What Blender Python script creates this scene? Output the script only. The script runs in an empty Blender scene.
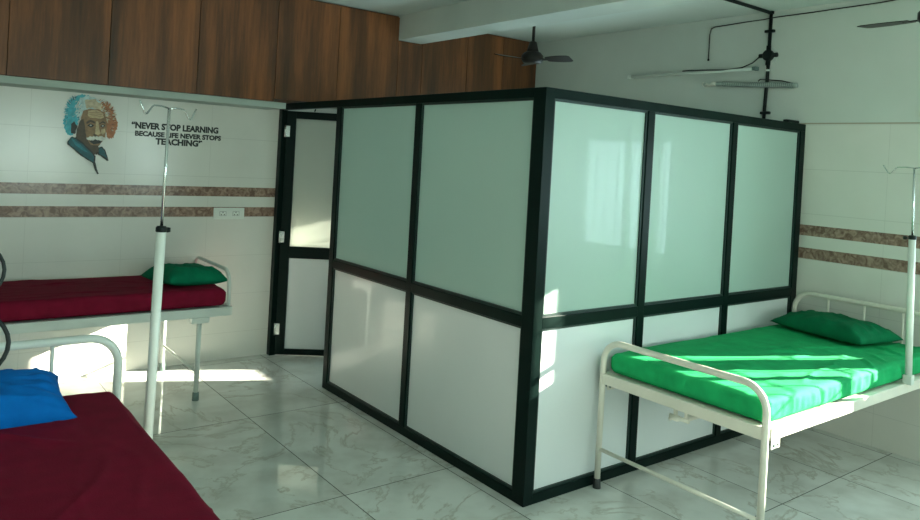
import bpy, bmesh, math, random
from mathutils import Vector, Matrix, noise
PI = math.pi
C = bpy.context.scene.collection
SC = bpy.context.scene

# ------------------------------------------------------------------ camera
cam_d = bpy.data.cameras.new('camera'); cam = bpy.data.objects.new('camera', cam_d); C.objects.link(cam)
yaw, pitch, roll = math.radians(52.278), math.radians(-0.417), math.radians(3.173)
fwd = Vector((math.cos(yaw)*math.cos(pitch), math.sin(yaw)*math.cos(pitch), math.sin(pitch)))
rt = Vector((math.sin(yaw), -math.cos(yaw), 0)); up = rt.cross(fwd)
r2 = math.cos(roll)*rt + math.sin(roll)*up; u2 = -math.sin(roll)*rt + math.cos(roll)*up
m = Matrix((r2, u2, -fwd)).transposed().to_4x4(); m.translation = Vector((-2.504, -2.587, 1.671))
cam.matrix_world = m
cam_d.sensor_width = 36; cam_d.lens = 738.0/920*36; cam_d.shift_y = -94.35/920; cam_d.clip_start = 0.05
SC.camera = cam

# ------------------------------------------------------------------ light and exposure
SC.view_settings.view_transform = 'Standard'; SC.view_settings.look = 'None'
SC.view_settings.gamma = 1; SC.view_settings.exposure = 0.17
W = bpy.data.worlds.new('sky'); SC.world = W; W.use_nodes = True
bg = W.node_tree.nodes['Background']; bg.inputs[1].default_value = 12.0
_n, _l = W.node_tree.nodes, W.node_tree.links     # bluish sky on the window side, warmer haze on the others
_tc = _n.new('ShaderNodeTexCoord'); _s = _n.new('ShaderNodeSeparateXYZ'); _r = _n.new('ShaderNodeValToRGB')
_l.new(_tc.outputs['Generated'], _s.inputs[0]); _l.new(_s.outputs[0], _r.inputs[0]); _l.new(_r.outputs[0], bg.inputs[0])
_r.color_ramp.elements[0].position = 0.0; _r.color_ramp.elements[0].color = (0.80, 1.0, 0.90, 1)
_r.color_ramp.elements[1].position = 0.7; _r.color_ramp.elements[1].color = (0.70, 1.0, 1.06, 1)
sun_d = bpy.data.lights.new('sun', 'SUN'); sun = bpy.data.objects.new('sun', sun_d); C.objects.link(sun)
sun_d.energy = 42.0; sun_d.angle = math.radians(0.53); sun_d.color = (1.0, 0.95, 0.80)
sun.rotation_euler = Vector((-1, 0.47, -0.36)).to_track_quat('-Z', 'Y').to_euler()

WX, WY, WZ = 2.5, 3.1, 2.87          # right wall, back wall, ceiling
X0, Y0 = -4.4, -4.4
WIN_R = [(1.07, 2.10), (-2.05, -1.055), (-3.7, -2.7)]   # openings of the right wall along y
WIN_F = [(-3.6, -2.4), (-1.4, -0.2), (0.7, 1.9)]      # unseen openings added behind the camera for fill daylight, along x
ZL, ZH = 0.965, 1.955
def portal(name, loc, rot, sx, sy):
    d = bpy.data.lights.new(name, 'AREA'); d.shape = 'RECTANGLE'; d.size = sx; d.size_y = sy
    d.cycles.is_portal = True
    o = bpy.data.objects.new(name, d); C.objects.link(o); o.location = loc; o.rotation_euler = rot
for a, b in WIN_R: portal('daylight_portal', (WX+0.13, (a+b)/2, (ZL+ZH)/2), Vector((-1,0,0)).to_track_quat('-Z','Z').to_euler(), b-a, ZH-ZL)
for a, b in WIN_F: portal('daylight_portal', ((a+b)/2, Y0-0.13, (ZL+ZH)/2), Vector((0,1,0)).to_track_quat('-Z','Z').to_euler(), b-a, ZH-ZL)

# ------------------------------------------------------------------ helpers
def mat(name, color, rough=0.5, metal=0.0, **k):
    m = bpy.data.materials.new(name); m.use_nodes = True
    p = m.node_tree.nodes['Principled BSDF']
    p.inputs['Base Color'].default_value = (*color, 1); p.inputs['Roughness'].default_value = rough
    p.inputs['Metallic'].default_value = metal
    for kk, v in k.items(): p.inputs[kk.replace('_', ' ')].default_value = v
    return m
def nt(m): return m.node_tree, m.node_tree.nodes, m.node_tree.links, m.node_tree.nodes['Principled BSDF']
def vary(m, scale=8, amt=0.12, detail=4, bump=0.0, bscale=None, stretch=(1,1,1)):
    """procedural colour variation and bump on a plain material"""
    t, N, L, p = nt(m)
    col = tuple(p.inputs['Base Color'].default_value)
    tc = N.new('ShaderNodeTexCoord'); mp = N.new('ShaderNodeMapping'); mp.inputs['Scale'].default_value = stretch
    L.new(tc.outputs['Object'], mp.inputs[0])
    n = N.new('ShaderNodeTexNoise'); n.inputs['Scale'].default_value = scale; n.inputs['Detail'].default_value = detail
    L.new(mp.outputs[0], n.inputs['Vector'])
    r = N.new('ShaderNodeValToRGB'); r.color_ramp.elements[0].position = .3; r.color_ramp.elements[1].position = .7
    r.color_ramp.elements[0].color = (*[c*(1-amt) for c in col[:3]], 1); r.color_ramp.elements[1].color = (*[min(1, c*(1+amt)) for c in col[:3]], 1)
    L.new(n.outputs['Fac'], r.inputs[0]); L.new(r.outputs[0], p.inputs['Base Color'])
    if bump:
        n2 = N.new('ShaderNodeTexNoise'); n2.inputs['Scale'].default_value = bscale or scale*4; n2.inputs['Detail'].default_value = 6
        L.new(mp.outputs[0], n2.inputs['Vector'])
        b = N.new('ShaderNodeBump'); b.inputs['Strength'].default_value = bump; b.inputs['Distance'].default_value = 0.004
        L.new(n2.outputs['Fac'], b.inputs['Height']); L.new(b.outputs[0], p.inputs['Normal'])
    return m
def math_n(N, L, op, a, b=None, c=None):
    n = N.new('ShaderNodeMath'); n.operation = op
    for i, v in enumerate((a, b, c)):
        if v is None: continue
        if isinstance(v, (int, float)): n.inputs[i].default_value = v
        else: L.new(v, n.inputs[i])
    return n.outputs[0]
def mixc(N, L, f, a, b):
    n = N.new('ShaderNodeMix'); n.data_type = 'RGBA'
    for s, v in ((n.inputs[0], f), (n.inputs[6], a), (n.inputs[7], b)):
        if isinstance(v, tuple): s.default_value = (*v[:3], 1)
        elif isinstance(v, (int, float)): s.default_value = v
        else: L.new(v, s)
    return n.outputs[2]

class MB:
    def __init__(s): s.bm = bmesh.new()
    def box(s, a, b, bev=0.0, M=None, mi=0):
        x0,y0,z0 = a; x1,y1,z1 = b
        v = [s.bm.verts.new(c) for c in ((x0,y0,z0),(x1,y0,z0),(x1,y1,z0),(x0,y1,z0),(x0,y0,z1),(x1,y0,z1),(x1,y1,z1),(x0,y1,z1))]
        f = [s.bm.faces.new([v[i] for i in q]) for q in ((3,2,1,0),(4,5,6,7),(0,1,5,4),(1,2,6,5),(2,3,7,6),(3,0,4,7))]
        for q in f: q.material_index = mi
        vs = v
        if bev:
            es = list({e for q in f for e in q.edges})
            r = bmesh.ops.bevel(s.bm, geom=es, offset=bev, segments=2, affect='EDGES', profile=.5)
            vs = list({w for w in v if w.is_valid} | {w for w in r['verts'] if w.is_valid})
        if M is not None:
            for w in vs: w.co = M @ w.co
        return s
    def tube(s, pts, r, seg=14, cap=True, mi=0):
        pts = [Vector(p) for p in pts]; rs = r if isinstance(r, (list, tuple)) else [r]*len(pts)
        t0 = (pts[1]-pts[0]).normalized(); n = t0.orthogonal().normalized(); rings = []
        for i, p in enumerate(pts):
            t = ((pts[i+1]-p).normalized() if i+1 < len(pts) else t0) if i == 0 else ((p-pts[i-1]).normalized() + ((pts[i+1]-p).normalized() if i+1 < len(pts) else Vector())).normalized()
            n = (n - t*n.dot(t)).normalized(); b = t.cross(n)
            rings.append([s.bm.verts.new(p + rs[i]*(math.cos(2*PI*k/seg)*n + math.sin(2*PI*k/seg)*b)) for k in range(seg)])
        for a, c in zip(rings, rings[1:]):
            for k in range(seg):
                f = s.bm.faces.new((a[k], a[(k+1)%seg], c[(k+1)%seg], c[k])); f.smooth = True; f.material_index = mi
        if cap:
            for q in (list(reversed(rings[0])), rings[-1]): s.bm.faces.new(q).material_index = mi
        return s
    def lathe(s, prof, c=(0,0,0), seg=24, mi=0):
        c = Vector(c); rings = []
        for r, z in prof: rings.append([s.bm.verts.new(c+Vector((max(r,1e-4)*math.cos(2*PI*k/seg), max(r,1e-4)*math.sin(2*PI*k/seg), z))) for k in range(seg)])
        for a, b in zip(rings, rings[1:]):
            for k in range(seg):
                f = s.bm.faces.new((a[k], a[(k+1)%seg], b[(k+1)%seg], b[k])); f.smooth = True; f.material_index = mi
        s.bm.faces.new(list(reversed(rings[0]))); s.bm.faces.new(rings[-1])
        return s
    def prism(s, poly, y0, y1, mi=0, M=None):
        """polygon in the xz plane, extruded along y"""
        a = [s.bm.verts.new((p[0], y0, p[1])) for p in poly]; b = [s.bm.verts.new((p[0], y1, p[1])) for p in poly]
        n = len(poly); fs = [s.bm.faces.new(a), s.bm.faces.new(list(reversed(b)))]
        for i in range(n): fs.append(s.bm.faces.new((a[i], b[i], b[(i+1)%n], a[(i+1)%n])))
        for f in fs: f.material_index = mi
        if M is not None:
            for w in a+b: w.co = M @ w.co
        return s
    def build(s, name, mats, parent=None, fix=True):
        if fix: bmesh.ops.recalc_face_normals(s.bm, faces=s.bm.faces[:])
        me = bpy.data.meshes.new(name); s.bm.to_mesh(me); s.bm.free()
        for q in (mats if isinstance(mats, (list, tuple)) else [mats]): me.materials.append(q)
        o = bpy.data.objects.new(name, me); C.objects.link(o)
        if parent: o.parent = parent
        return o
def tag(o, label=None, cat=None, group=None, kind=None):
    for k, v in (('label', label), ('category', cat), ('group', group), ('kind', kind)):
        if v: o[k] = v
    return o
def thing(name, label, cat, loc=(0,0,0), rz=0, group=None):
    o = bpy.data.objects.new(name, None); o.empty_display_size = .1; C.objects.link(o)
    o.location = loc; o.rotation_euler = (0,0,rz); return tag(o, label, cat, group)
def struct(name, mb, m, parent=None):
    o = mb.build(name, m, parent)
    if not parent: o['kind'] = 'structure'
    return o
def arc(c, r, a0, a1, n, u, v):
    c, u, v = Vector(c), Vector(u), Vector(v)
    return [c + r*(math.cos(a0+(a1-a0)*i/n)*u + math.sin(a0+(a1-a0)*i/n)*v) for i in range(n+1)]

# ------------------------------------------------------------------ materials
def tile_wall_mat(axis):
    m = mat('glazed_wall_tile', (.60,.62,.57), .16); t, N, L, p = nt(m)
    g = N.new('ShaderNodeNewGeometry'); sp = N.new('ShaderNodeSeparateXYZ'); L.new(g.outputs['Position'], sp.inputs[0])
    z = sp.outputs[2]; u = sp.outputs[axis]
    n = N.new('ShaderNodeTexNoise'); n.inputs['Scale'].default_value = 3.0; n.inputs['Detail'].default_value = 5; L.new(g.outputs['Position'], n.inputs['Vector'])
    base = mixc(N, L, n.outputs['Fac'], (.60,.60,.54), (.70,.70,.64))
    # brown marbled bands
    n2 = N.new('ShaderNodeTexNoise'); n2.inputs['Scale'].default_value = 26; n2.inputs['Detail'].default_value = 9; n2.inputs['Distortion'].default_value = 1.2
    L.new(g.outputs['Position'], n2.inputs['Vector'])
    rp = N.new('ShaderNodeValToRGB'); L.new(n2.outputs['Fac'], rp.inputs[0])
    rp.color_ramp.elements[0].position = .38; rp.color_ramp.elements[0].color = (.15,.085,.06,1)
    rp.color_ramp.elements[1].position = .66; rp.color_ramp.elements[1].color = (.36,.24,.18,1)
    def band(a, b): return math_n(N, L, 'MULTIPLY', math_n(N, L, 'GREATER_THAN', z, a), math_n(N, L, 'LESS_THAN', z, b))
    bands = math_n(N, L, 'ADD', band(1.286, 1.360), band(1.128, 1.203))
    col = mixc(N, L, bands, base, rp.outputs[0])
    # joints
    def near(v, period, off, w):
        q = math_n(N, L, 'ABSOLUTE', math_n(N, L, 'SUBTRACT', math_n(N, L, 'FRACT', math_n(N, L, 'DIVIDE', math_n(N, L, 'SUBTRACT', v, off), period)), .5))
        return math_n(N, L, 'GREATER_THAN', q, .5 - w/period)
    hi = math_n(N, L, 'MULTIPLY', near(z, .305, 1.437, .0022), math_n(N, L, 'GREATER_THAN', z, 1.40))
    lo = math_n(N, L, 'MULTIPLY', near(z, .305, 1.125, .0018), math_n(N, L, 'LESS_THAN', z, 1.13))
    ve = math_n(N, L, 'MULTIPLY', near(u, .61, -.545, .0014), math_n(N, L, 'SUBTRACT', 1, bands))
    j = math_n(N, L, 'MULTIPLY', math_n(N, L, 'MINIMUM', math_n(N, L, 'ADD', math_n(N, L, 'ADD', hi, lo), ve), 1), .22)
    low = math_n(N, L, 'LESS_THAN', z, 2.06)
    col = mixc(N, L, j, col, (.22,.21,.18))
    # plaster above the tiles, with a brown line of grout between
    pl = mixc(N, L, n.outputs['Fac'], (.50,.54,.49), (.58,.62,.57))
    col = mixc(N, L, low, pl, col)
    col = mixc(N, L, math_n(N, L, 'MULTIPLY', band(2.052, 2.062), .7), col, (.25,.19,.12))
    L.new(col, p.inputs['Base Color'])
    L.new(math_n(N, L, 'SUBTRACT', .75, math_n(N, L, 'MULTIPLY', low, .57)), p.inputs['Roughness'])
    b = N.new('ShaderNodeBump'); b.inputs['Strength'].default_value = .05; b.inputs['Distance'].default_value = .01
    L.new(n.outputs['Fac'], b.inputs['Height']); L.new(b.outputs[0], p.inputs['Normal'])
    return m
M_wallA = tile_wall_mat(0); M_wallB = tile_wall_mat(1)
M_plaster = vary(mat('painted_plaster', (.56,.60,.55), .8), 2.5, .05, bump=.1, bscale=40)
M_ceil = vary(mat('ceiling_paint', (.58,.64,.60), .85), 2, .04)

def floor_mat():
    m = mat('marble_floor_tile', (.6,.6,.58), .07); t, N, L, p = nt(m)
    g = N.new('ShaderNodeNewGeometry'); sp = N.new('ShaderNodeSeparateXYZ'); L.new(g.outputs['Position'], sp.inputs[0])
    def near(v, period, off, w):
        q = math_n(N, L, 'ABSOLUTE', math_n(N, L, 'SUBTRACT', math_n(N, L, 'FRACT', math_n(N, L, 'DIVIDE', math_n(N, L, 'SUBTRACT', v, off), period)), .5))
        return math_n(N, L, 'GREATER_THAN', q, .5 - w/period)
    jx = near(sp.outputs[0], .622, -.052, .0026); jy = near(sp.outputs[1], 1.222, .554, .0026)
    j = math_n(N, L, 'MAXIMUM', jx, jy)
    # each tile its own offset for the veins
    ix = math_n(N, L, 'FLOOR', math_n(N, L, 'DIVIDE', math_n(N, L, 'SUBTRACT', sp.outputs[0], -.052), .622))
    iy = math_n(N, L, 'FLOOR', math_n(N, L, 'DIVIDE', math_n(N, L, 'SUBTRACT', sp.outputs[1], .554), 1.222))
    cb = N.new('ShaderNodeCombineXYZ'); L.new(math_n(N, L, 'MULTIPLY', ix, 3.7), cb.inputs[0]); L.new(math_n(N, L, 'MULTIPLY', iy, 5.3), cb.inputs[1]); L.new(math_n(N, L, 'MULTIPLY', ix, 1.9), cb.inputs[2])
    ad = N.new('ShaderNodeVectorMath'); ad.operation = 'ADD'; L.new(g.outputs['Position'], ad.inputs[0]); L.new(cb.outputs[0], ad.inputs[1])
    n1 = N.new('ShaderNodeTexNoise'); n1.inputs['Scale'].default_value = 1.2; n1.inputs['Detail'].default_value = 8; n1.inputs['Roughness'].default_value = .6; n1.inputs['Distortion'].default_value = .6
    L.new(ad.outputs[0], n1.inputs['Vector'])
    v = math_n(N, L, 'ABSOLUTE', math_n(N, L, 'SUBTRACT', n1.outputs['Fac'], .5))
    rv = N.new('ShaderNodeValToRGB'); L.new(v, rv.inputs[0])
    rv.color_ramp.elements[0].position = 0; rv.color_ramp.elements[0].color = (1,1,1,1)
    rv.color_ramp.elements[1].position = .014; rv.color_ramp.elements[1].color = (0,0,0,1)
    n2 = N.new('ShaderNodeTexNoise'); n2.inputs['Scale'].default_value = 4.5; n2.inputs['Detail'].default_value = 6; L.new(ad.outputs[0], n2.inputs['Vector'])
    r2_ = N.new('ShaderNodeValToRGB'); L.new(n2.outputs['Fac'], r2_.inputs[0])
    r2_.color_ramp.elements[0].position = .32; r2_.color_ramp.elements[0].color = (.52,.53,.49,1)
    r2_.color_ramp.elements[1].position = .62; r2_.color_ramp.elements[1].color = (.66,.69,.65,1)
    msk = math_n(N, L, 'MULTIPLY', rv.outputs[0], math_n(N, L, 'MULTIPLY', n2.outputs['Fac'], 1.0))
    col = mixc(N, L, msk, r2_.outputs[0], (.36,.33,.26))
    col = mixc(N, L, j, col, (.035,.035,.03))
    L.new(col, p.inputs['Base Color'])
    L.new(math_n(N, L, 'ADD', .03, math_n(N, L, 'MULTIPLY', j, .5)), p.inputs['Roughness'])
    n3 = N.new('ShaderNodeTexNoise'); n3.inputs['Scale'].default_value = 2.2; n3.inputs['Detail'].default_value = 3; L.new(g.outputs['Position'], n3.inputs['Vector'])
    b = N.new('ShaderNodeBump'); b.inputs['Strength'].default_value = .05; b.inputs['Distance'].default_value = .02
    L.new(n3.outputs['Fac'], b.inputs['Height']); L.new(b.outputs[0], p.inputs['Normal'])
    return m
M_floor = floor_mat()

def wood_mat():
    m = mat('walnut_laminate', (.12,.06,.03), .42, Specular_IOR_Level=.3); t, N, L, p = nt(m)
    g = N.new('ShaderNodeNewGeometry'); oi = N.new('ShaderNodeObjectInfo')
    sc = N.new('ShaderNodeVectorMath'); sc.operation = 'MULTIPLY'; sc.inputs[1].default_value = (1, 1, .07); L.new(g.outputs['Position'], sc.inputs[0])
    cb = N.new('ShaderNodeCombineXYZ'); L.new(math_n(N, L, 'MULTIPLY', oi.outputs['Random'], 9), cb.inputs[0])
    ad = N.new('ShaderNodeVectorMath'); ad.operation = 'ADD'; L.new(sc.outputs[0], ad.inputs[0]); L.new(cb.outputs[0], ad.inputs[1])
    def ns(s, d, r=.5):
        n = N.new('ShaderNodeTexNoise'); n.inputs['Scale'].default_value = s; n.inputs['Detail'].default_value = d; n.inputs['Roughness'].default_value = r; L.new(ad.outputs[0], n.inputs['Vector']); return n.outputs['Fac']
    a = ns(7, 3); f = ns(60, 5, .7)
    v = math_n(N, L, 'ADD', math_n(N, L, 'MULTIPLY', a, .72), math_n(N, L, 'MULTIPLY', f, .28))
    r = N.new('ShaderNodeValToRGB'); L.new(v, r.inputs[0]); e = r.color_ramp.elements
    e[0].position = .34; e[0].color = (.050,.028,.015,1); e[1].position = .66; e[1].color = (.25,.092,.032,1)
    x = e.new(.5); x.color = (.118,.047,.020,1)
    L.new(r.outputs[0], p.inputs['Base Color'])
    return m
M_wood = wood_mat()
M_frame = mat('dark_green_coated_aluminium', (.0025,.010,.008), .34, Specular_IOR_Level=.10); vary(M_frame, 6, .2)
M_frame2 = mat('dark_green_glazing_bead', (.006,.022,.018), .42)
def pane_mat(name, col, rough, trans, coat=.32):
    m = mat(name, col, rough, Coat_Weight=coat, Coat_Roughness=.03); t, N, L, p = nt(m); vary(m, 1.3, .03)
    if trans:
        tr = N.new('ShaderNodeBsdfTranslucent'); tr.inputs[0].default_value = (*[min(1, c*1.15) for c in col], 1)
        mx = N.new('ShaderNodeMixShader'); mx.inputs[0].default_value = trans
        L.new(p.outputs[0], mx.inputs[1]); L.new(tr.outputs[0], mx.inputs[2]); L.new(mx.outputs[0], N['Material Output'].inputs[0])
    return m
M_frost = pane_mat('frosted_green_glass', (.52,.66,.60), .35, .38)
M_frost2 = pane_mat('frosted_door_glass', (.70,.73,.68), .3, .6)  # paler copy of the pane glass, its colour lifted for the sun glow
M_panel = pane_mat('white_laminate_panel', (.66,.70,.70), .28, 0, .3)
M_white = vary(mat('cream_enamel', (.66,.64,.55), .35), 5, .06)
M_greyw_shade = vary(mat('grey_and_shaded_white_enamel', (.58,.63,.58), .35), 5, .06)  # on the beds a greyed copy of the cream enamel, shade in the colour
M_rubber = vary(mat('black_rubber', (.012,.016,.015), .55), 20, .2)
M_grub = vary(mat('grey_rubber', (.14,.20,.18), .6), 20, .2)
M_steel = vary(mat('stainless_steel', (.62,.64,.62), .22, 1.0), 12, .05)
M_black = vary(mat('black_plastic', (.005,.009,.008), .45, Specular_IOR_Level=.2), 12, .2)
M_fan = vary(mat('dark_brown_fan_enamel', (.014,.011,.008), .45, Specular_IOR_Level=.25), 12, .2)
M_whitepl = vary(mat('white_plastic', (.70,.74,.68), .35), 12, .03)
def cloth(name, col, rough=.85, sheen=.2):
    m = mat(name, col, rough, Specular_IOR_Level=.15); vary(m, 14, .12, 6, bump=.25, bscale=260); return m
M_maroon = cloth('maroon_cotton', (.17,.004,.022))
M_green = cloth('green_cotton', (.010,.32,.105)); M_pgreen = cloth('green_pillow_cotton', (.0,.125,.048))
M_blue = cloth('blue_cotton', (.0,.13,.46))
M_pgreen2 = cloth('dark_green_pillow_cotton', (.0,.15,.07))

# ------------------------------------------------------------------ the room
struct('floor', MB().box((X0-.15, Y0-.15, -.12), (WX+.15, WY+.15, 0)), M_floor)
struct('ceiling', MB().box((X0-.15, Y0-.15, WZ), (WX+.15, WY+.15, WZ+.12)), M_ceil)
struct('wall_back', MB().box((X0-.15, WY, 0), (WX+.15, WY+.12, WZ)), M_wallA)
struct('wall_left', MB().box((X0-.12, Y0, 0), (X0, WY, WZ)), M_plaster)
def pierced(spans, lo, hi, mk):
    e = lo
    for a, b in sorted(spans):
        mk(e, a, 0, WZ); mk(a, b, 0, ZL); mk(a, b, ZH, WZ); e = b
    mk(e, hi, 0, WZ)
wb = MB(); pierced(WIN_R, Y0, WY, lambda a, b, z0, z1: wb.box((WX, a, z0), (WX+.12, b, z1))); struct('wall_right', wb, M_wallB)
wf = MB(); pierced(WIN_F, X0-.12, WX+.12, lambda a, b, z0, z1: wf.box((a, Y0-.12, z0), (b, Y0, z1))); struct('wall_front', wf, M_plaster)
def window(n, horiz, a, b, piers=()):
    """steel window: frame, stiles and a square grille; horiz = runs along x"""
    def bx(mb, u0, u1, z0, z1, d0=.03, d1=.07):
        if horiz: mb.box((u0, Y0-d1, z0), (u1, Y0-d0, z1))
        else: mb.box((WX+d0, u0, z0), (WX+d1, u1, z1))
    f = MB()
    bx(f, a, a+.04, ZL, ZH); bx(f, b-.04, b, ZL, ZH); bx(f, a, b, ZL, ZL+.04); bx(f, a, b, ZH-.04, ZH)
    for s, t in piers: bx(f, s, t, ZL, ZH)
    fo = f.build('window_%d' % n, M_whitepl); fo['kind'] = 'structure'
    g = MB(); k = int(round((b-a)/.125))
    for i in range(1, k): u = a+(b-a)*i/k; bx(g, u-.003, u+.003, ZL+.04, ZH-.04, .08, .09)
    for i in range(1, 5): z = ZL+(ZH-ZL)*i/5; bx(g, a+.04, b-.04, z-.003, z+.003, .08, .09)
    g.build('grille', M_black, fo)
window(1, False, *WIN_R[0], piers=[(1.42, 1.765)])  # wide pier is added, sized to keep sun off part of the back wall
window(2, False, *WIN_R[1], piers=[(-1.375, -1.195), (-1.56, -1.52)])
window(3, False, *WIN_R[2], piers=[(-3.24, -3.16)])
for i, (a, b) in enumerate(WIN_F): window(4+i, True, a, b, piers=[((a+b)/2-.04, (a+b)/2+.04)])

BX0, BX1 = .885, 1.134
struct('ceiling_beam', MB().box((BX0, Y0, 2.665), (BX1, WY, WZ)), M_plaster)

# ------------------------------------------------------------------ wall cupboards
CF = 2.74
seams = [-2.54, -1.953, -1.374, -.792, -.206, .318, .885, 1.134, 1.63, 2.06, 2.495]
where = ['just a sliver of it showing at the left border', 'above the portrait sticker', 'above the wall lettering and IV pole', 'above the socket plate',
         'above the cubicle door', 'just left of the ceiling beam', 'narrow short one under the end of the ceiling beam', 'just right of the ceiling beam', 'second from the room corner, left of the fan', 'last one in the room corner behind the fan']
for i, (a, b) in enumerate(zip(seams, seams[1:])):
    zb = 2.04 if b < -.1 else 2.06
    zt = 2.662 if (a > .88 and b < 1.14) else 2.866
    t = thing('wall_cupboard', 'walnut overhead wall cupboard, ' + where[i], 'cupboard', ((a+b)/2, WY-.002, zb), 0, 'overhead walnut cupboards')
    h = (b-a)/2
    MB().box((-h+.0005, CF+.019-WY, 0), (h-.0005, 0, zt-zb)).build('carcass', M_wood, t)
    MB().box((-h+.002, CF-WY, .001), (h-.002, CF+.018-WY, zt-zb-.012), .0015).build('door', M_wood, t)
o = struct('trim_1', MB().box((-2.54, CF+.012, 1.992), (-.10, WY-.001, 2.0385), .002), vary(mat('grey_green_paint', (.34,.40,.35), .7), 4, .05))

# ------------------------------------------------------------------ cubicle
HC = 2.05
cub = thing('glazed_cubicle', 'dark green aluminium framed cubicle of frosted glass over white panels in the room corner', 'cubicle', (0,0,0))
D = .05
def fr(name, a, b): return MB().box(a, b, .002).build(name, M_frame, cub)
zR0, zR1 = .865, .922
# face towards the left (x = 0)
fr('corner_post', (0,0,0), (.062,.085,HC))
fr('post', (0,1.065,.05), (D,1.118,HC-.05)); fr('post', (0,2.055,0), (D,2.115,HC-.05)); fr('post', (0,3.04,0), (D,3.098,HC-.05))
fr('top_rail', (0,.085,HC-.05), (D,3.098,HC)); fr('bottom_rail', (0,.085,0), (D,2.055,.05))
fr('middle_rail', (0,.085,zR0), (D,1.065,zR1)); fr('middle_rail', (0,1.118,zR0), (D,2.055,zR1))
for a, b in ((.085,1.065), (1.118,2.055)):
    MB().box((.018,a-.01,.045), (.026,b+.01,zR0+.01)).build('lower_panel', M_panel, cub)
    MB().box((.018,a-.01,zR1-.01), (.026,b+.01,HC-.045)).build('frosted_pane', M_frost, cub)
    for z0, z1 in ((.05, zR0), (zR1, HC-.05)):
        g = MB(); w = .012; x0, x1 = .008, .018
        g.box((x0,a,z0),(x1,a+w,z1)).box((x0,b-w,z0),(x1,b,z1)).box((x0,a+w,z0),(x1,b-w,z0+w)).box((x0,a+w,z1-w),(x1,b-w,z1)); g.build('glazing_bead', M_frame2, cub)
# face towards the front (y = 0)
fr('post', (.790,0,.05), (.845,D,HC-.05)); fr('post', (1.618,0,.05), (1.670,D,HC-.05)); fr('post', (2.435,0,0), (2.498,D,HC-.05))
fr('top_rail', (.062,0,HC-.05), (2.498,D,HC)); fr('bottom_rail', (.062,0,0), (2.435,D,.05))
for a, b in ((.062,.790), (.845,1.618), (1.670,2.435)):
    fr('middle_rail', (a,0,zR0), (b,D,zR1))
    MB().box((a-.01,.018,.045), (b+.01,.026,zR0+.01)).build('lower_panel', M_panel, cub)
    MB().box((a-.01,.018,zR1-.01), (b+.01,.026,HC-.045)).build('frosted_pane', M_frost, cub)
    for z0, z1 in ((.05, zR0), (zR1, HC-.05)):
        g = MB(); w = .012; y0, y1 = .008, .018
        g.box((a,y0,z0),(a+w,y1,z1)).box((b-w,y0,z0),(b,y1,z1)).box((a+w,y0,z0),(b-w,y1,z0+w)).box((a+w,y0,z1-w),(b-w,y1,z1)); g.build('glazing_bead', M_frame2, cub)
# door leaf, standing ajar into the cubicle
dl = MB(); LW = .93
leaf_m = Matrix.Translation((.045, 3.035, 0)) @ Matrix.Rotation(math.radians(-33), 4, 'Z')
def lb(mb, s0, s1, z0, z1, d0=-.02, d1=.02): return mb.box((s0,d0,z0), (s1,d1,z1), .0015, leaf_m)
lb(dl, .0, .075, .012, 1.995); lb(dl, LW-.075, LW, .012, 1.995)
for z0, z1 in ((.012,.060), (.80,.895), (1.935,1.995)): lb(dl, .075, LW-.075, z0, z1)
door = dl.build('door_leaf', M_frame, cub)
lb(MB(), .07, LW-.07, .055, .805, -.004, .004).build('lower_panel', M_panel, door)
lb(MB(), .07, LW-.07, .89, 1.94, -.004, .004).build('frosted_pane', M_frost2, door)
for z in (.22, .97, 1.83):
    h = MB(); h.tube([leaf_m @ Vector((-.008,-.026,z-.05)), leaf_m @ Vector((-.008,-.026,z+.05))], .007, 10); lb(h, -.004, .03, z-.045, z+.045, -.023, -.0195)
    h.build('hinge', M_steel, door)
MB().tube([(.05,2.55,1.995),(.07,2.60,1.985),(.10,2.66,1.99)], .005, 8).build('door_catch', M_black, cub)
tag(MB().box((2.27,.005,HC+.0005),(2.42,.045,HC+.020),.006).build('black_clip', M_black), 'small flat black block lying on the top rail of the cubicle', 'clip')

# ------------------------------------------------------------------ beds
def rounded_grid(mb, h, r, n, disp):
    """rounded box of half sizes h, radius r; n = cells per axis; disp(p, normal) -> offset"""
    vs = {}
    def vert(p):
        key = tuple(round(c, 5) for c in p)
        if key not in vs:
            p = Vector(p); inner = Vector([max(-h[i]+r[i], min(h[i]-r[i], p[i])) for i in range(3)])
            d = Vector([(p[i]-inner[i])/r[i] for i in range(3)])
            nn = d.normalized() if d.length > 1e-6 else Vector((0,0,1))
            q = inner + Vector([nn[i]*r[i] for i in range(3)]) if d.length > 1e-6 else p
            vs[key] = mb.bm.verts.new(q + disp(q, nn))
        return vs[key]
    for ax in range(3):
        u, v = [(1,2),(2,0),(0,1)][ax]
        for s in (-1, 1):
            for i in range(n[u]):
                for j in range(n[v]):
                    q = []
                    for di, dj in ((0,0),(1,0),(1,1),(0,1)):
                        p = [0,0,0]; p[ax] = s*h[ax]; p[u] = -h[u]+2*h[u]*(i+di)/n[u]; p[v] = -h[v]+2*h[v]*(j+dj)/n[v]; q.append(vert(p))
                    if s < 0: q.reverse()
                    if len(set(q)) == 4:
                        try: f = mb.bm.faces.new(q); f.smooth = True
                        except ValueError: pass
def fb(p, s, seed): return noise.noise(Vector((p[0]*s+seed, p[1]*s-seed, p[2]*s+seed*.37)))
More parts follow.
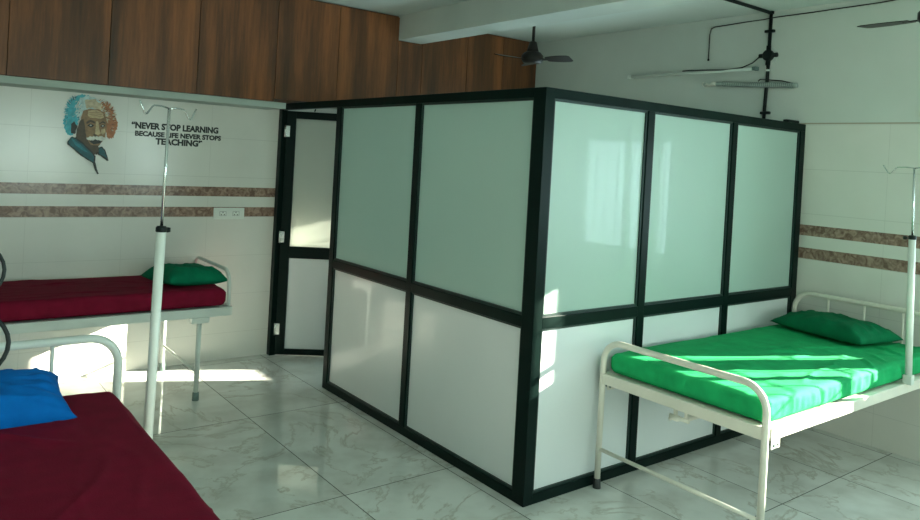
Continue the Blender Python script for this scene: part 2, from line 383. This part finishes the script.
def mattress(name, label, cat, loc, rz, hx, hy, z0, z1, m, seed, wr=1.0, folds=()):
    t = thing(name, label, cat, (loc[0], loc[1], z0), rz)
    hz = (z1-z0)/2
    def disp(p, n):
        w = 0.0
        if n.z > .3:
            a = fb((p.x*1.0, p.y*3.2, 0), 2.6, seed)
            w += wr*(.0045*a + .006*max(0, 1-abs(fb((p.x*.8+p.y*.6, p.y*2.2, 1), 3.1, seed+3))*9) * (.5+.5*fb(p, 1.3, seed+9)))
            w += .006*math.exp(-((abs(p.x)-hx)/.1)**2) * fb(p, 9, seed)
            for (fx, fy, ang, ln, ht) in folds:
                c, s = math.cos(ang), math.sin(ang); dx, dy = p.x-fx, p.y-fy; u = dx*c+dy*s; v = -dx*s+dy*c+.03*math.sin(u*9)
                if abs(u) < ln: w += ht*math.exp(-(v/.012)**2)*math.cos(u/ln*PI/2)
        else:
            w += wr*(.010*fb((p.x*1.0, p.y*1.0, p.z*.4), 7, seed+5) + .006*fb((p.x*3, p.y*3, p.z*1.2), 9, seed+7))
            if n.z < -.3: return Vector()
        return n*w
    b = MB(); rounded_grid(b, (hx, hy, hz), (.035, .035, min(.035, hz*.8)), (150, 80, 8), disp)
    bmesh.ops.translate(b.bm, verts=b.bm.verts[:], vec=(0,0,hz)); b.build('sheet', m, t)
    p = MB().box((-hx+.03, -hy+.03, -.0), (hx-.03, hy-.03, .02), .006); p.build('mattress_base', M_rubber, t)
    return t
def pillow(name, label, loc, rot, L, Wd, T, m, seed, group=None, bottom=.45, pinch=.07):
    b = MB(); n = 44; g = {}
    for side in (1, -1):
        for i in range(n+1):
            for j in range(n+1):
                u, v = -1+2*i/n, -1+2*j/n
                edge = i in (0, n) or j in (0, n)
                if side < 0 and edge: continue
                x = L*u*(1-pinch*(1-v*v)) ; y = Wd*v*(1-pinch*1.4*(1-u*u))
                e = max(0, (1-u**4))**.55 * max(0, (1-v**4))**.55
                z = T*e*(1 if side > 0 else -bottom)
                cr = max(abs(u), abs(v))
                w = .010*fb((x, y, side), 9, seed) + .012*(1-e)*math.sin(14*math.atan2(v, u)+seed)*e*2
                w += .007*max(0, 1-abs(fb((x*1.2+y, y*1.5-x*.7, side), 6, seed+2))*7)
                if not edge: z += w*(1 if side > 0 else .25)*min(1, (1-cr)*5)
                else: z += .004*math.sin(u*13+v*9+seed)
                g[(side, i, j)] = b.bm.verts.new((x, y, z))
    for side in (1, -1):
        def G(i, j): return g[(1 if (i in (0, n) or j in (0, n)) else side, i, j)]
        for i in range(n):
            for j in range(n):
                q = [G(i,j), G(i+1,j), G(i+1,j+1), G(i,j+1)]
                if side < 0: q.reverse()
                f = b.bm.faces.new(q); f.smooth = True
    o = b.build(name, m); o.location = loc; o.rotation_euler = rot
    return tag(o, label, 'pillow', group)

def end_frame(x, hw, ztop, r, rc, leg0=0.0):
    """inverted U of tube across the bed end, with rounded corners"""
    p = [(x, -hw, leg0)] + [tuple(q) for q in arc((x, -hw+rc, ztop-rc), rc, PI, PI/2, 10, (0,1,0), (0,0,1))] + [tuple(q) for q in arc((x, hw-rc, ztop-rc), rc, PI/2, 0, 10, (0,1,0), (0,0,1))] + [(x, hw, leg0)]
    return MB().tube(p, r, 16)

def rail_box(mb, a, b): return mb.box(a, b, .004)

def make_bed(label, loc, rz, L, Wd, zr0, zr1, style, m, z_head, z_foot, rods):
    """head end at +x; origin on the floor in the middle"""
    t = thing('hospital_bed', label, 'bed', loc, rz)
    hx, hy = L/2, Wd/2; R = .016
    foot_m = M_rubber if style == 'arch' else M_grub
    for s in (-1, 1):
        rail_box(MB(), (-hx+.017, s*(hy-.012)-.018, zr0), (hx-.017, s*(hy-.012)+.018, zr1)).build('side_rail', m, t)
    MB().box((-hx+.02, -hy+.03, zr1-.020), (hx-.02, hy-.03, zr1-.004)).build('deck', m, t)
    if style == 'arch':
        for x, zt, nm in ((hx-.0, z_head, 'head_frame'), (-hx, z_foot, 'foot_frame')):
            f = end_frame(x, hy-.012, zt, R, .11, .035).build(nm, m, t)
            for s in (-1, 1):
                MB().lathe([(.021,0),(.021,.005),(.018,.05),(.014,.052)], (x, s*(hy-.012), 0), 16).build('foot_cap', foot_m, t)
            MB().box((x-.012, -hy+.012, zr0), (x+.012, hy-.012, zr1), .003).build('end_rail', m, t)
            if x < 0: MB().tube([(x, -hy+.012, .205), (x, hy-.012, .205)], .010, 12).build('stretcher', m, t)
            if rods and x > 0:
                for k in range(rods):
                    yy = -hy+.012 + (Wd-.024)*(k+1)/(rods+1)
                    MB().tube([(x, yy, zr1-.01), (x, yy, zt-.012)], .007, 10).build('upright_rod', m, t)
        for sx in (-1, 1):
            for sy in (-1, 1):
                y = sy*(hy-.012); b = MB(); x = sx*(hx-.05)
                b.box((x-.035, y-.021, zr0-.035), (x+.035, y-.0175, zr0+.02), .001).box((x-.035, y+.0175, zr0-.035), (x+.035, y+.021, zr0+.02), .001)
                for q in (-.015, .017): b.tube([(x+q, y-.024, zr0-.020), (x+q, y+.024, zr0-.020)], .005, 8)
                bo = b.build('corner_bracket', m, t)
                if sx < 0: MB().tube([(x-.015, y-.0255, zr0-.020), (x-.015, y+.0255, zr0-.020)], .006, 8).tube([(x+.017, y-.0255, zr0-.020), (x+.017, y+.0255, zr0-.020)], .006, 8).build('bracket_hole', M_grub, bo)  # dark plugs stand for the holes in the bracket plates
    else:
        for sx in (-1, 1):
            zt = z_head
            p = [(sx*(hx-.02), -hy+.03, zr1-.02)] + [tuple(q) for q in arc((sx*(hx-.02), -hy+.13, zt-.10), .10, PI, PI/2, 8, (0,1,0), (0,0,1))] + [tuple(q) for q in arc((sx*(hx-.02), hy-.13, zt-.10), .10, PI/2, 0, 8, (0,1,0), (0,0,1))] + [(sx*(hx-.02), hy-.03, zr1-.02)]
            MB().tube(p, .0125, 14).build('head_frame' if sx > 0 else 'foot_frame', m, t)
            MB().box((sx*(hx-.012)-.012, -hy+.004, zr0), (sx*(hx-.012)+.012, hy-.004, zr1), .003).build('end_rail', m, t)
            for sy in (-1, 1):
                x, y = sx*(hx-.215), sy*(hy-.012)
                MB().tube([(x, y, .03), (x, y, zr0-.02)], .016, 14).build('leg', m, t)
                MB().lathe([(.022,0),(.022,.05),(.018,.055)], (x, y, 0), 16).build('foot_cap', foot_m, t)
                MB().box((x-.058, y-.024, zr0-.035), (x+.058, y+.024, zr0+.001), .002).build('corner_bracket', m, t)
            MB().tube([(sx*(hx-.215), -hy+.012, .185), (sx*(hx-.215), hy-.012, .185)], .009, 10).build('stretcher', m, t)
    return t

# green bed: foot at x=.49, head at x=2.42; far side against the cubicle
GB = (1.455, -.488)
bedG = make_bed('cream metal hospital bed with green sheeted mattress, foot end beside the cubicle corner', (GB[0], GB[1], 0), 0, 1.93, .93, .550, .604, 'arch', M_white, .905, .775, 3)
crk = MB(); crk.box((-.95, .045, .478), (-.935, .060, .552), .001).box((-.95, .105, .478), (-.935, .120, .552), .001)
crk.tube([(-.955, .03, .490), (-.955, .135, .490)], .010, 10).tube([(-.942, .052, .495), (-.45, .052, .50)], .014, 12)
crk.lathe([(.012,-.012),(.02,-.008),(.02,.008),(.012,.012)], (-.958, .095, .488), 14)
crk.tube([(-.965,.10,.49),(-.975,.125,.478)], .008, 8)
bmesh.ops.translate(crk.bm, verts=crk.bm.verts[:], vec=(0,-.10,.018))
crk.build('crank_mechanism', M_white, bedG)
mattress('mattress', 'mattress in bright green sheet streaked with sunlight on the cream bed', 'mattress', GB, 0, .937, .443, .6045, .712, M_green, 4.2, 1.15,
         folds=[(.02,-.02,-.35,.16,.016), (.12,.0,-.9,.10,.012), (-.05,-.10,.1,.13,.010), (.30,-.05,-.2,.2,.008), (.62,-.28,1.35,.16,.016), (.38,-.33,1.1,.12,.010), (-.4,-.34,.5,.15,.008), (.2,-.36,.9,.14,.010), (-.15,-.3,.3,.2,.007)])
pillow('pillow', 'long flat dark green pillow at the head of the green bed', (2.180, -.42, .748), (math.radians(0), math.radians(0), math.radians(80)), .312, .205, .082, M_pgreen, 1.3, pinch=.035)

# bed with maroon sheet along the back wall
LB = (-1.60, 2.63)
bedL = make_bed('cream-white metal hospital bed, greyed by shade put into its colour, with maroon sheet standing along the tiled wall', (LB[0], LB[1], 0), 0, 1.93, .78, .545, .603, 'inset', M_greyw_shade, .842, .842, 0)
mattress('mattress', 'mattress in maroon sheet on the bed along the tiled wall', 'mattress', (LB[0]-.005, LB[1]), 0, .935, .365, .6045, .722, M_maroon, 8.8, 1.0, folds=[(.1,-.2,.15,.2,.008), (.4,.1,-.3,.2,.008), (.0,.15,.4,.2,.01)])
pillow('pillow', 'green pillow on the maroon bed by the tiled wall', (-.855, 2.585, .752), (math.radians(-2), math.radians(3), math.radians(10)), .215, .215, .092, M_pgreen2, 5.1, pinch=.10)

# bed in the foreground at the left
FB = (-2.225, -.465)
bedF = make_bed('cream-white metal hospital bed, greyed by shade put into its colour, with maroon sheet in the near left corner of the picture', (FB[0], FB[1], 0), PI/2, 1.95, .96, .550, .604, 'arch', M_greyw_shade, .905, .775, 3)
mattress('mattress', 'mattress in maroon sheet on the nearest bed under the blue pillow', 'mattress', (FB[0]-.005, FB[1]-.005), PI/2, .948, .455, .6045, .712, M_maroon, 2.6, .8, folds=[(.35,.1,.5,.3,.006), (.0,-.15,-.4,.35,.006), (.55,-.1,1.0,.2,.007)])
pillow('pillow', 'blue pillow against the headboard of the nearest maroon bed', (-2.26, .335, .746), (math.radians(12), 0, math.radians(2)), .298, .160, .085, M_blue, 3.4, pinch=.06)

# ------------------------------------------------------------------ IV poles clamped to the beds
def iv_pole(label, loc, z0, z1, z2, lean, rz, r1=.0175, r2=.0055):
    t = thing('iv_pole', label, 'IV pole', (loc[0], loc[1], z0), rz)
    t.rotation_euler = (lean[0], lean[1], rz)
    h1, h2 = z1-z0, z2-z0
    MB().tube([(0,0,0),(0,0,h1)], r1, 18).build('tube', M_whitepl, t)
    col = MB().lathe([(r1+.001,h1-.012),(r1+.003,h1-.010),(r1+.003,h1+.004),(r1-.002,h1+.010),(r2+.001,h1+.011)], (0,0,0), 18).build('collar', M_black, t)
    k = MB(); k.tube([(r1,0,h1-.006),(r1+.014,0,h1-.006)], .004, 8); k.lathe([(.002,-.010),(.010,-.008),(.010,.008),(.002,.010)], (r1+.018,0,h1-.006), 12); k.build('knob', M_black, col)
    MB().tube([(0,0,h1-.02),(0,0,h2)], r2, 12).build('rod', M_steel, t)
    hk = MB(); hr = .0032
    for s in (-1, 1):
        hk.tube([(0,0,h2-.002),(s*.04,0,h2+.003),(s*.080,0,h2+.002),(s*.090,0,h2-.003),(s*.114,0,h2-.030),(s*.122,0,h2-.033),(s*.130,0,h2-.028),(s*.155,0,h2+.012)], hr, 8)
    hk.build('hook', M_steel, t)
    cl = MB().box((-.022,-.022,.0), (.022,.022,.05), .003); cl.build('clamp', M_greyw_shade, t)
    return t
iv_pole('white IV pole with double hook clamped to the nearest maroon bed', (-1.710, .23), .50, 1.357, 1.805, (0, math.radians(1.1)), math.radians(35))
p = iv_pole('white IV pole clamped to the green bed near the right border of the picture', (1.885, -.962), .600, 1.392, 1.766, (math.radians(-1.2), math.radians(1.2)), math.radians(92))

# ------------------------------------------------------------------ portrait sticker and lettering on the back wall
SX, SZ = .0064, .00693
def cp(x, y):
    px, py = 55+x/5.48, 85+y/5.48
    return (-1.575+((px+.057*(py-120))-62)*SX, 1.994-((py-93)-.075*(px-84))*SZ)
pm = {}
def pmat(n, c): pm[n] = len(pm); return vary(mat('print_'+n, c, .5), 40, .25)
pmats = [pmat('cyan', (.05,.38,.45)), pmat('paleblue', (.42,.56,.55)), pmat('cream', (.50,.42,.28)), pmat('orange', (.40,.15,.06)), pmat('skin', (.24,.14,.065)),
         pmat('skindark', (.07,.045,.025)), pmat('skinlight', (.48,.36,.20)), pmat('teal', (.005,.085,.10)), pmat('dark', (.012,.014,.012)), pmat('white', (.55,.55,.48)), pmat('deepteal', (.01,.16,.20)), pmat('brown', (.16,.07,.03))]
random.seed(7)
po = MB(); layer = [0]
def shape(col, pts):
    layer[0] += 1; y = WY-.0006-layer[0]*.00003
    q = [cp(*a) for a in pts]
    po.prism(q, y, y+.00003+.0004, pm[col])
def blob(col, pts, jag=0, n=5):
    out = []
    for a, b in zip(pts, pts[1:]+pts[:1]):
        for k in range(n):
            f = k/n; x = a[0]+(b[0]-a[0])*f; y = a[1]+(b[1]-a[1])*f
            if jag: x += random.uniform(-jag, jag); y += random.uniform(-jag, jag)
            out.append((x, y))
    shape(col, out)
def strand(col, x, y, ang, l, w=3):
    c, s = math.cos(ang), math.sin(ang)
    shape(col, [(x-s*w, y+c*w), (x+c*l*.6-s*w*.4+random.uniform(-3,3), y+s*l*.6+c*w*.4), (x+c*l, y+s*l), (x+c*l*.5+s*w*.7, y+s*l*.5-c*w*.7), (x+s*w, y-c*w)])
blob('cyan', [(120,62),(150,52),(180,58),(150,90),(120,130),(118,190),(95,215),(100,275),(75,275),(55,250),(45,215),(48,180),(60,150),(70,115),(92,82)], 5)
for k in range(130):
    a = random.uniform(2.3, 4.6); strand(random.choice(['cyan','cyan','paleblue','deepteal']), 118+50*math.cos(a), 165+88*math.sin(a) if a > PI else 170+75*math.sin(a), a+random.uniform(-.5,.5), random.uniform(12,30), 2.5)
blob('orange', [(225,85),(262,88),(290,112),(312,150),(335,185),(343,225),(330,262),(318,292),(290,300),(276,285),(272,230),(270,170),(255,120)], 5)
for k in range(130):
    a = random.uniform(-1.5, .75); strand(random.choice(['orange','orange','brown','cream']), 268+44*math.cos(a), 190+82*math.sin(a), a+random.uniform(-.5,.5), random.uniform(12,30), 2.5)
blob('paleblue', [(110,110),(135,72),(175,56),(215,70),(245,95),(270,135),(235,140),(190,132),(150,140),(138,165),(120,190),(108,160)], 4)
for k in range(46):
    f = random.random(); strand(random.choice(['cyan','paleblue','white','deepteal']), 128-12*f+random.uniform(-10,16), 85+110*f, 2.2+f*.6+random.uniform(-.4,.4), random.uniform(14,30), 2.5)
blob('cyan', [(60,190),(110,165),(125,215),(100,232),(80,250),(62,232)], 4)
blob('cream', [(160,80),(215,78),(262,118),(288,165),(285,210),(270,180),(255,140),(200,125),(165,128)], 4)
for k in range(46):
    f = random.random(); strand(random.choice(['orange','cream','paleblue','brown']), 240+44*f+random.uniform(-10,8), 85+105*f, -1.0+f*1.2+random.uniform(-.5,.5), random.uniform(14,30), 2.5)
blob('dark', [(84,215),(100,200),(118,225),(104,268),(84,262)], 2)
blob('skin', [(150,140),(180,131),(235,134),(265,150),(276,190),(278,240),(268,290),(240,330),(215,352),(185,345),(150,320),(128,280),(132,200)], 1.5)
blob('skindark', [(132,195),(150,185),(158,230),(165,285),(185,325),(205,348),(175,345),(112,318),(88,300),(110,282),(118,235)], 1.5)
blob('skinlight', [(178,140),(225,138),(255,152),(262,178),(240,186),(215,180),(186,178),(172,165)], 1.5)
for yy in (150,160,170): blob('skin', [(182,yy),(220,yy-3),(255,yy+3),(255,yy+5),(220,yy),(182,yy+3)], 0)
blob('skindark', [(165,205),(185,190),(212,200),(214,212),(190,203),(168,215)], 1)
blob('dark', [(170,222),(190,212),(210,222),(192,233)], 1)
blob('skindark', [(236,210),(256,198),(272,206),(270,214),(254,208),(238,218)], 1)
blob('dark', [(240,226),(256,216),(270,224),(256,235)], 1)
blob('white', [(182,221),(190,217),(197,221),(190,226)], 0); blob('white', [(249,225),(255,221),(262,225),(255,229)], 0)
blob('skinlight', [(218,200),(230,200),(236,245),(244,268),(228,276),(212,268),(216,240)], 1)
blob('skindark', [(208,268),(226,282),(216,284),(202,276)], .5)
blob('skinlight', [(248,245),(268,240),(270,262),(255,275),(245,262)], 1)
blob('dark', [(180,308),(215,300),(255,304),(240,322),(205,328)], 1.5)
blob('white', [(165,292),(185,283),(220,284),(248,284),(272,292),(262,310),(240,306),(215,300),(190,306),(172,302)], 3)
blob('skindark', [(150,320),(185,330),(230,335),(232,362),(222,384),(205,384),(185,372),(160,350),(110,318)], 1.5)
blob('dark', [(88,282),(110,290),(150,318),(200,372),(214,392),(212,440),(180,418),(130,385),(90,345),(62,322),(66,305)], 1)
blob('teal', [(86,286),(108,296),(146,326),(196,378),(206,395),(205,428),(150,390),(100,348),(68,318),(70,305)], 1)
blob('deepteal', [(84,292),(102,302),(140,334),(180,375),(150,362),(105,328)], 1)
blob('dark', [(200,432),(214,428),(222,465),(232,492),(222,494),(208,462)], .5)
blob('dark', [(232,345),(250,340),(270,362),(287,420),(276,422),(246,395),(228,385)], 1)
blob('teal', [(234,350),(250,346),(266,366),(280,408),(250,388),(232,380)], 1)
tag(po.build('portrait_sticker', pmats), 'wall sticker of a moustached man with wild white, cyan and orange hair and teal collar', 'sticker', kind=None)

M_ink = vary(mat('black_vinyl', (.008,.010,.009), .45), 30, .2)
def lettering():
    lines = [('\u201CNEVER STOP LEARNING', -1.127, -.492, 1.823, 1.757, 'L'), ('BECAUSE LIFE NEVER STOPS', -1.100, -.468, 1.757, 1.718, 'L'), ('TEACHING\u201D', -.955, -.612, 1.712, 1.660, 'L')]
    whole = bmesh.new()
    for i, (s, xa, xb, zt, zb, _) in enumerate(lines):
        cu = bpy.data.curves.new('line', 'FONT'); cu.body = s; cu.size = 1; cu.offset = .052; cu.extrude = .004; cu.resolution_u = 3
        ob = bpy.data.objects.new('line', cu); C.objects.link(ob)
        bpy.context.view_layer.update()
        me = bpy.data.meshes.new_from_object(ob.evaluated_get(bpy.context.evaluated_depsgraph_get()))
        bpy.data.objects.remove(ob); bpy.data.curves.remove(cu)
        xs = [v.co.x for v in me.vertices]; x0, x1 = min(xs), max(xs)
        ys = [v.co.y for v in me.vertices]; yb = 0; yt = max(ys)
        H = [.048, .036, .046][i]
        for v in me.vertices:
            fx = (v.co.x-x0)/(x1-x0); x = xa+(xb-xa)*fx; z = zt-H + v.co.y/yt*H - (0 if i != 2 else 0) + [.0, .0, .0][i]
            v.co = Vector((x, WY-.0012+v.co.z*.1, z))
        whole.from_mesh(me); bpy.data.meshes.remove(me)
    me = bpy.data.meshes.new('wall_lettering'); bmesh.ops.recalc_face_normals(whole, faces=whole.faces[:]); whole.to_mesh(me); whole.free(); me.materials.append(M_ink)
    o = bpy.data.objects.new('wall_lettering', me); C.objects.link(o)
    return tag(o, 'black capital lettering of a quotation in three lines on the tiled wall', 'lettering')
lettering()

# ------------------------------------------------------------------ switch plate
t = thing('socket_plate', 'white double electrical socket plate on the lower brown band beside the cubicle door', 'socket', (-.375, WY, 1.153))
MB().box((-.122,-.012,-.045), (.122,-.0005,.045), .003).build('plate', M_whitepl, t)
for s in (-1, 1):
    q = MB().box((s*.052-.046,-.016,-.026), (s*.052+.046,-.010,.026), .002).build('socket_module', M_whitepl, t)
    h = MB()
    for dx, dz in ((-.012,-.008), (.012,-.008), (0,.010)): h.tube([(s*.052+dx,-.0168,dz), (s*.052+dx,-.0155,dz)], .0042, 10)
    h.box((s*.052-.026,-.0172,-.017),(s*.052+.026,-.0158,-.0155)).box((s*.052-.026,-.0172,.0155),(s*.052+.026,-.0158,.017)).box((s*.052-.026,-.0172,-.017),(s*.052-.0245,-.0158,.017)).box((s*.052+.0245,-.0172,-.017),(s*.052+.026,-.0158,.017))
    h.build('socket_holes', M_black, q)

# ------------------------------------------------------------------ fittings on the right wall
def PB(y, z, d=.0): return (WX-d, y, z)
t = thing('tube_light', 'slim unlit grey tube light batten high on the right wall', 'tube light', (WX, .965, 2.458))
MB().tube([(-.034,-.575,-.003),(-.034,.575,.003)], .0115, 14).build('tube', M_greyw_shade, t)
MB().box((-.022,-.56,-.008), (-.0005,.56,.010), .002).build('batten', M_greyw_shade, t)
for s in (-1, 1): MB().box((-.05, s*.575-.016, -.013), (-.0005, s*.575+.016, .015), .004).build('end_cap', M_grub if s < 0 else M_whitepl, t)
t = thing('ribbed_tube', 'short ribbed pale tube with crumpled wiring end hanging crookedly on the right wall', 'tube', (WX-.03, .40, 2.345))
rb = MB(); pts = []; rr = []
for i in range(131):
    f = i/130; pts.append((0, .30-.635*f, .016-.040*f)); rr.append(.0165+.0022*math.sin(i*2.1))
rb.tube(pts, rr, 14); rb.build('tube', vary(mat('ribbed_grey_plastic', (.36,.42,.38), .5), 10, .1), t)
sp_ = MB(); sp_.tube([(.0185*math.cos(i*.7), .25-.56*i/330, .013-.036*i/330+.0185*math.sin(i*.7)) for i in range(331)], .0028, 5); sp_.build('spiral_rib', vary(mat('rib_grey', (.19,.23,.21), .5), 10, .1), t)
MB().tube([(0,.30,.016),(-.004,.33,.020),(.0,.36,.008),(-.004,.385,.014),(0,.405,.006)], [.016,.018,.010,.013,.003], 10).build('wrapped_end', M_white, t)
MB().tube([(-.005,.36,.01),(-.01,.385,-.012),(-.008,.41,.0),(-.006,.425,.022),(-.006,.41,.035)], .003, 6).build('loose_wire', M_white, t)
MB().tube([(.0,-.04,.02),(.012,-.05,.035),(.02,-.10,.030),(.012,-.22,.014),(.0,-.30,-.008)], .004, 6).build('hanger_wire', M_fan, t)
# black conduit
t = thing('conduit', 'black conduit running down the right wall with a junction box and clips', 'conduit', (WX, .30, 2.06))
MB().tube([(-.013,.012,-.06),(-.013,.005,.20),(-.013,0,.33),(-.013,-.003,.80)], .0125, 12).build('pipe', M_black, t)
MB().tube([(-.02,-.003,.80),(-.03,-.003,.797),(-.06,-.002,.797),(-.85,.0,.797)], .0125, 12).build('ceiling_pipe', M_black, t)
j = MB(); X = Matrix.Translation((0,0,.49)) @ Matrix.Rotation(-PI/2, 4, 'Y')
j.lathe([(.040,.001),(.040,.030),(.034,.036)], (0,0,0), 24)
bmesh.ops.transform(j.bm, matrix=X, verts=j.bm.verts[:]); j.tube([(-.016,-.068,.49),(-.016,.068,.49)], .016, 12).tube([(-.016,0,.42),(-.016,0,.56)], .017, 12).build('junction_box', M_black, t)
pl = MB().lathe([(.068,.0005),(.068,.004)], (0,0,0), 28); bmesh.ops.transform(pl.bm, matrix=X, verts=pl.bm.verts[:]); pl.build('round_plate', M_greyw_shade, t)
for z in (.665, .075): MB().box((-.028,-.036,z-.010), (-.0005,.036,z+.010), .004).build('clip', M_black, t)
MB().tube([(-.013,.0,.375),(-.013,.0,.388)], .0145, 12).build('white_tape', M_whitepl, t)
MB().tube([(-.013,0,.79),(-.013,0,.809)], .022, 12).build('elbow', M_black, t)
tag(MB().tube([PB(.36,2.548,.02), PB(.42,2.505,.015), PB(.50,2.475,.02), PB(.62,2.462,.04), PB(.75,2.468,.055), PB(.92,2.476,.052), PB(1.0,2.476,.05)], .0045, 8).build('cable', M_black), 'thin black cable curving from the junction box to the tube light', 'cable')
tag(MB().tube([PB(-.72,2.846,.008), PB(-.4,2.832,.008), PB(.0,2.825,.008), PB(.25,2.818,.030), PB(.35,2.812,.030), PB(.5,2.815,.008), PB(.76,2.806,.008), PB(.79,2.795,.008), PB(.80,2.75,.008), PB(.80,2.56,.008)], .004, 8).tube([PB(.80,2.562,.008), PB(.80,2.548,.008)], .008, 8).build('cable', M_fan), 'thin brown cable along the top of the right wall with its end hanging free', 'cable')
t = tag(MB().tube([PB(-.745,2.11,.0), PB(-.745,2.11,.03)], .02, 14).build('round_fitting', M_fan), 'small dark round fitting on the right wall at the right border', 'fitting')

# ------------------------------------------------------------------ ceiling fans
def fan(label, loc, zc, zh, R, angs, sc=1.0, pitch_=-13):
    t = thing('ceiling_fan', label, 'fan', (loc[0], loc[1], zc), 0, )
    h = zh-zc
    MB().tube([(0,0,h+.12*sc),(0,0,-.004)], .012, 12).build('rod', M_fan, t)
    MB().lathe([(.02,-.075),(.05,-.03),(.055,-.003)], (0,0,0), 20).build('canopy', M_fan, t)
    MB().lathe([(.018,h+.14*sc),(.028,h+.135*sc),(.045*sc,h+.075*sc),(.052*sc,h+.055*sc)], (0,0,0), 20).build('lower_canopy', M_fan, t)
    MB().lathe([(.03*sc,h-.045*sc),(.075*sc,h-.040*sc),(.092*sc,h-.015*sc),(.092*sc,h+.018*sc),(.07*sc,h+.045*sc),(.04*sc,h+.06*sc)], (0,0,0), 28).build('motor', M_fan, t)
    for a in angs:
        b = MB(); n = 10; Mx = Matrix.Translation((0,0,h-.012*sc)) @ Matrix.Rotation(math.radians(a), 4, 'Z') @ Matrix.Rotation(math.radians(pitch_), 4, 'X')
        sec = []
        for i in range(n+1):
            f = i/n; x = .13*sc+(R-.13*sc)*f; w = (.040+.022*math.sin(f*PI*.75))*(1 if f < .95 else .8)*(R/.3)**.5
            sec.append((x, w))
        poly = [(x, w) for x, w in sec]+[(x, -w) for x, w in reversed(sec)]
        va = [b.bm.verts.new(Mx @ Vector((x, w, .002))) for x, w in poly]; vb = [b.bm.verts.new(Mx @ Vector((x, w, -.002))) for x, w in poly]
        b.bm.faces.new(va); b.bm.faces.new(list(reversed(vb)))
        for i in range(len(poly)): b.bm.faces.new((va[i], vb[i], vb[(i+1)%len(poly)], va[(i+1)%len(poly)]))
        bl = b.build('blade', M_fan, t)
        MB().box((.07*sc,-.016,-.004), (.17*sc,.016,.002), .001, Mx).build('blade_arm', M_fan, bl)
    return t
fan('small dark ceiling fan hanging between the beam and the cupboards', (1.50, 1.73), WZ, 2.512, .33, (-68, 52, 172), .95)
fan('dark ceiling fan cut by the upper right border of the picture', (1.565, -1.115), WZ, 2.515, .375, (85, 205, 325), .95, -4)
tag(MB().tube([(1.53,1.66,WZ-.03),(1.56,1.60,WZ-.07),(1.60,1.50,WZ-.04),(1.64,1.42,WZ-.005)], .003, 6).build('loose_wire', M_fan), 'thin loose wires trailing from the ceiling beside the small fan', 'wire')

# ------------------------------------------------------------------ black looped hose at the left border
t = thing('looped_hose_stand', 'black stand with looped black tubing at the left border of the picture', 'stand', (-2.568, -1.70, 0))
MB().tube([(0,0,.02),(0,0,1.80)], .011, 12).build('pole', M_black, t)
MB().lathe([(.14,0),(.14,.012),(.03,.03),(.015,.05)], (0,0,0), 24).build('base', M_black, t)
def loop(c, rx, rz_, z0):
    return [(c + rx*math.cos(a), .0, z0 + rz_*math.sin(a)) for a in [PI+.15+2*PI*.96*i/36 for i in range(37)]]
MB().tube(loop(.085, .078, .046, 1.531), .0019, 10).build('hose_loop', M_black, t)
MB().tube(loop(.090, .080, .050, 1.455), .0023, 10).build('hose_loop', M_black, t)
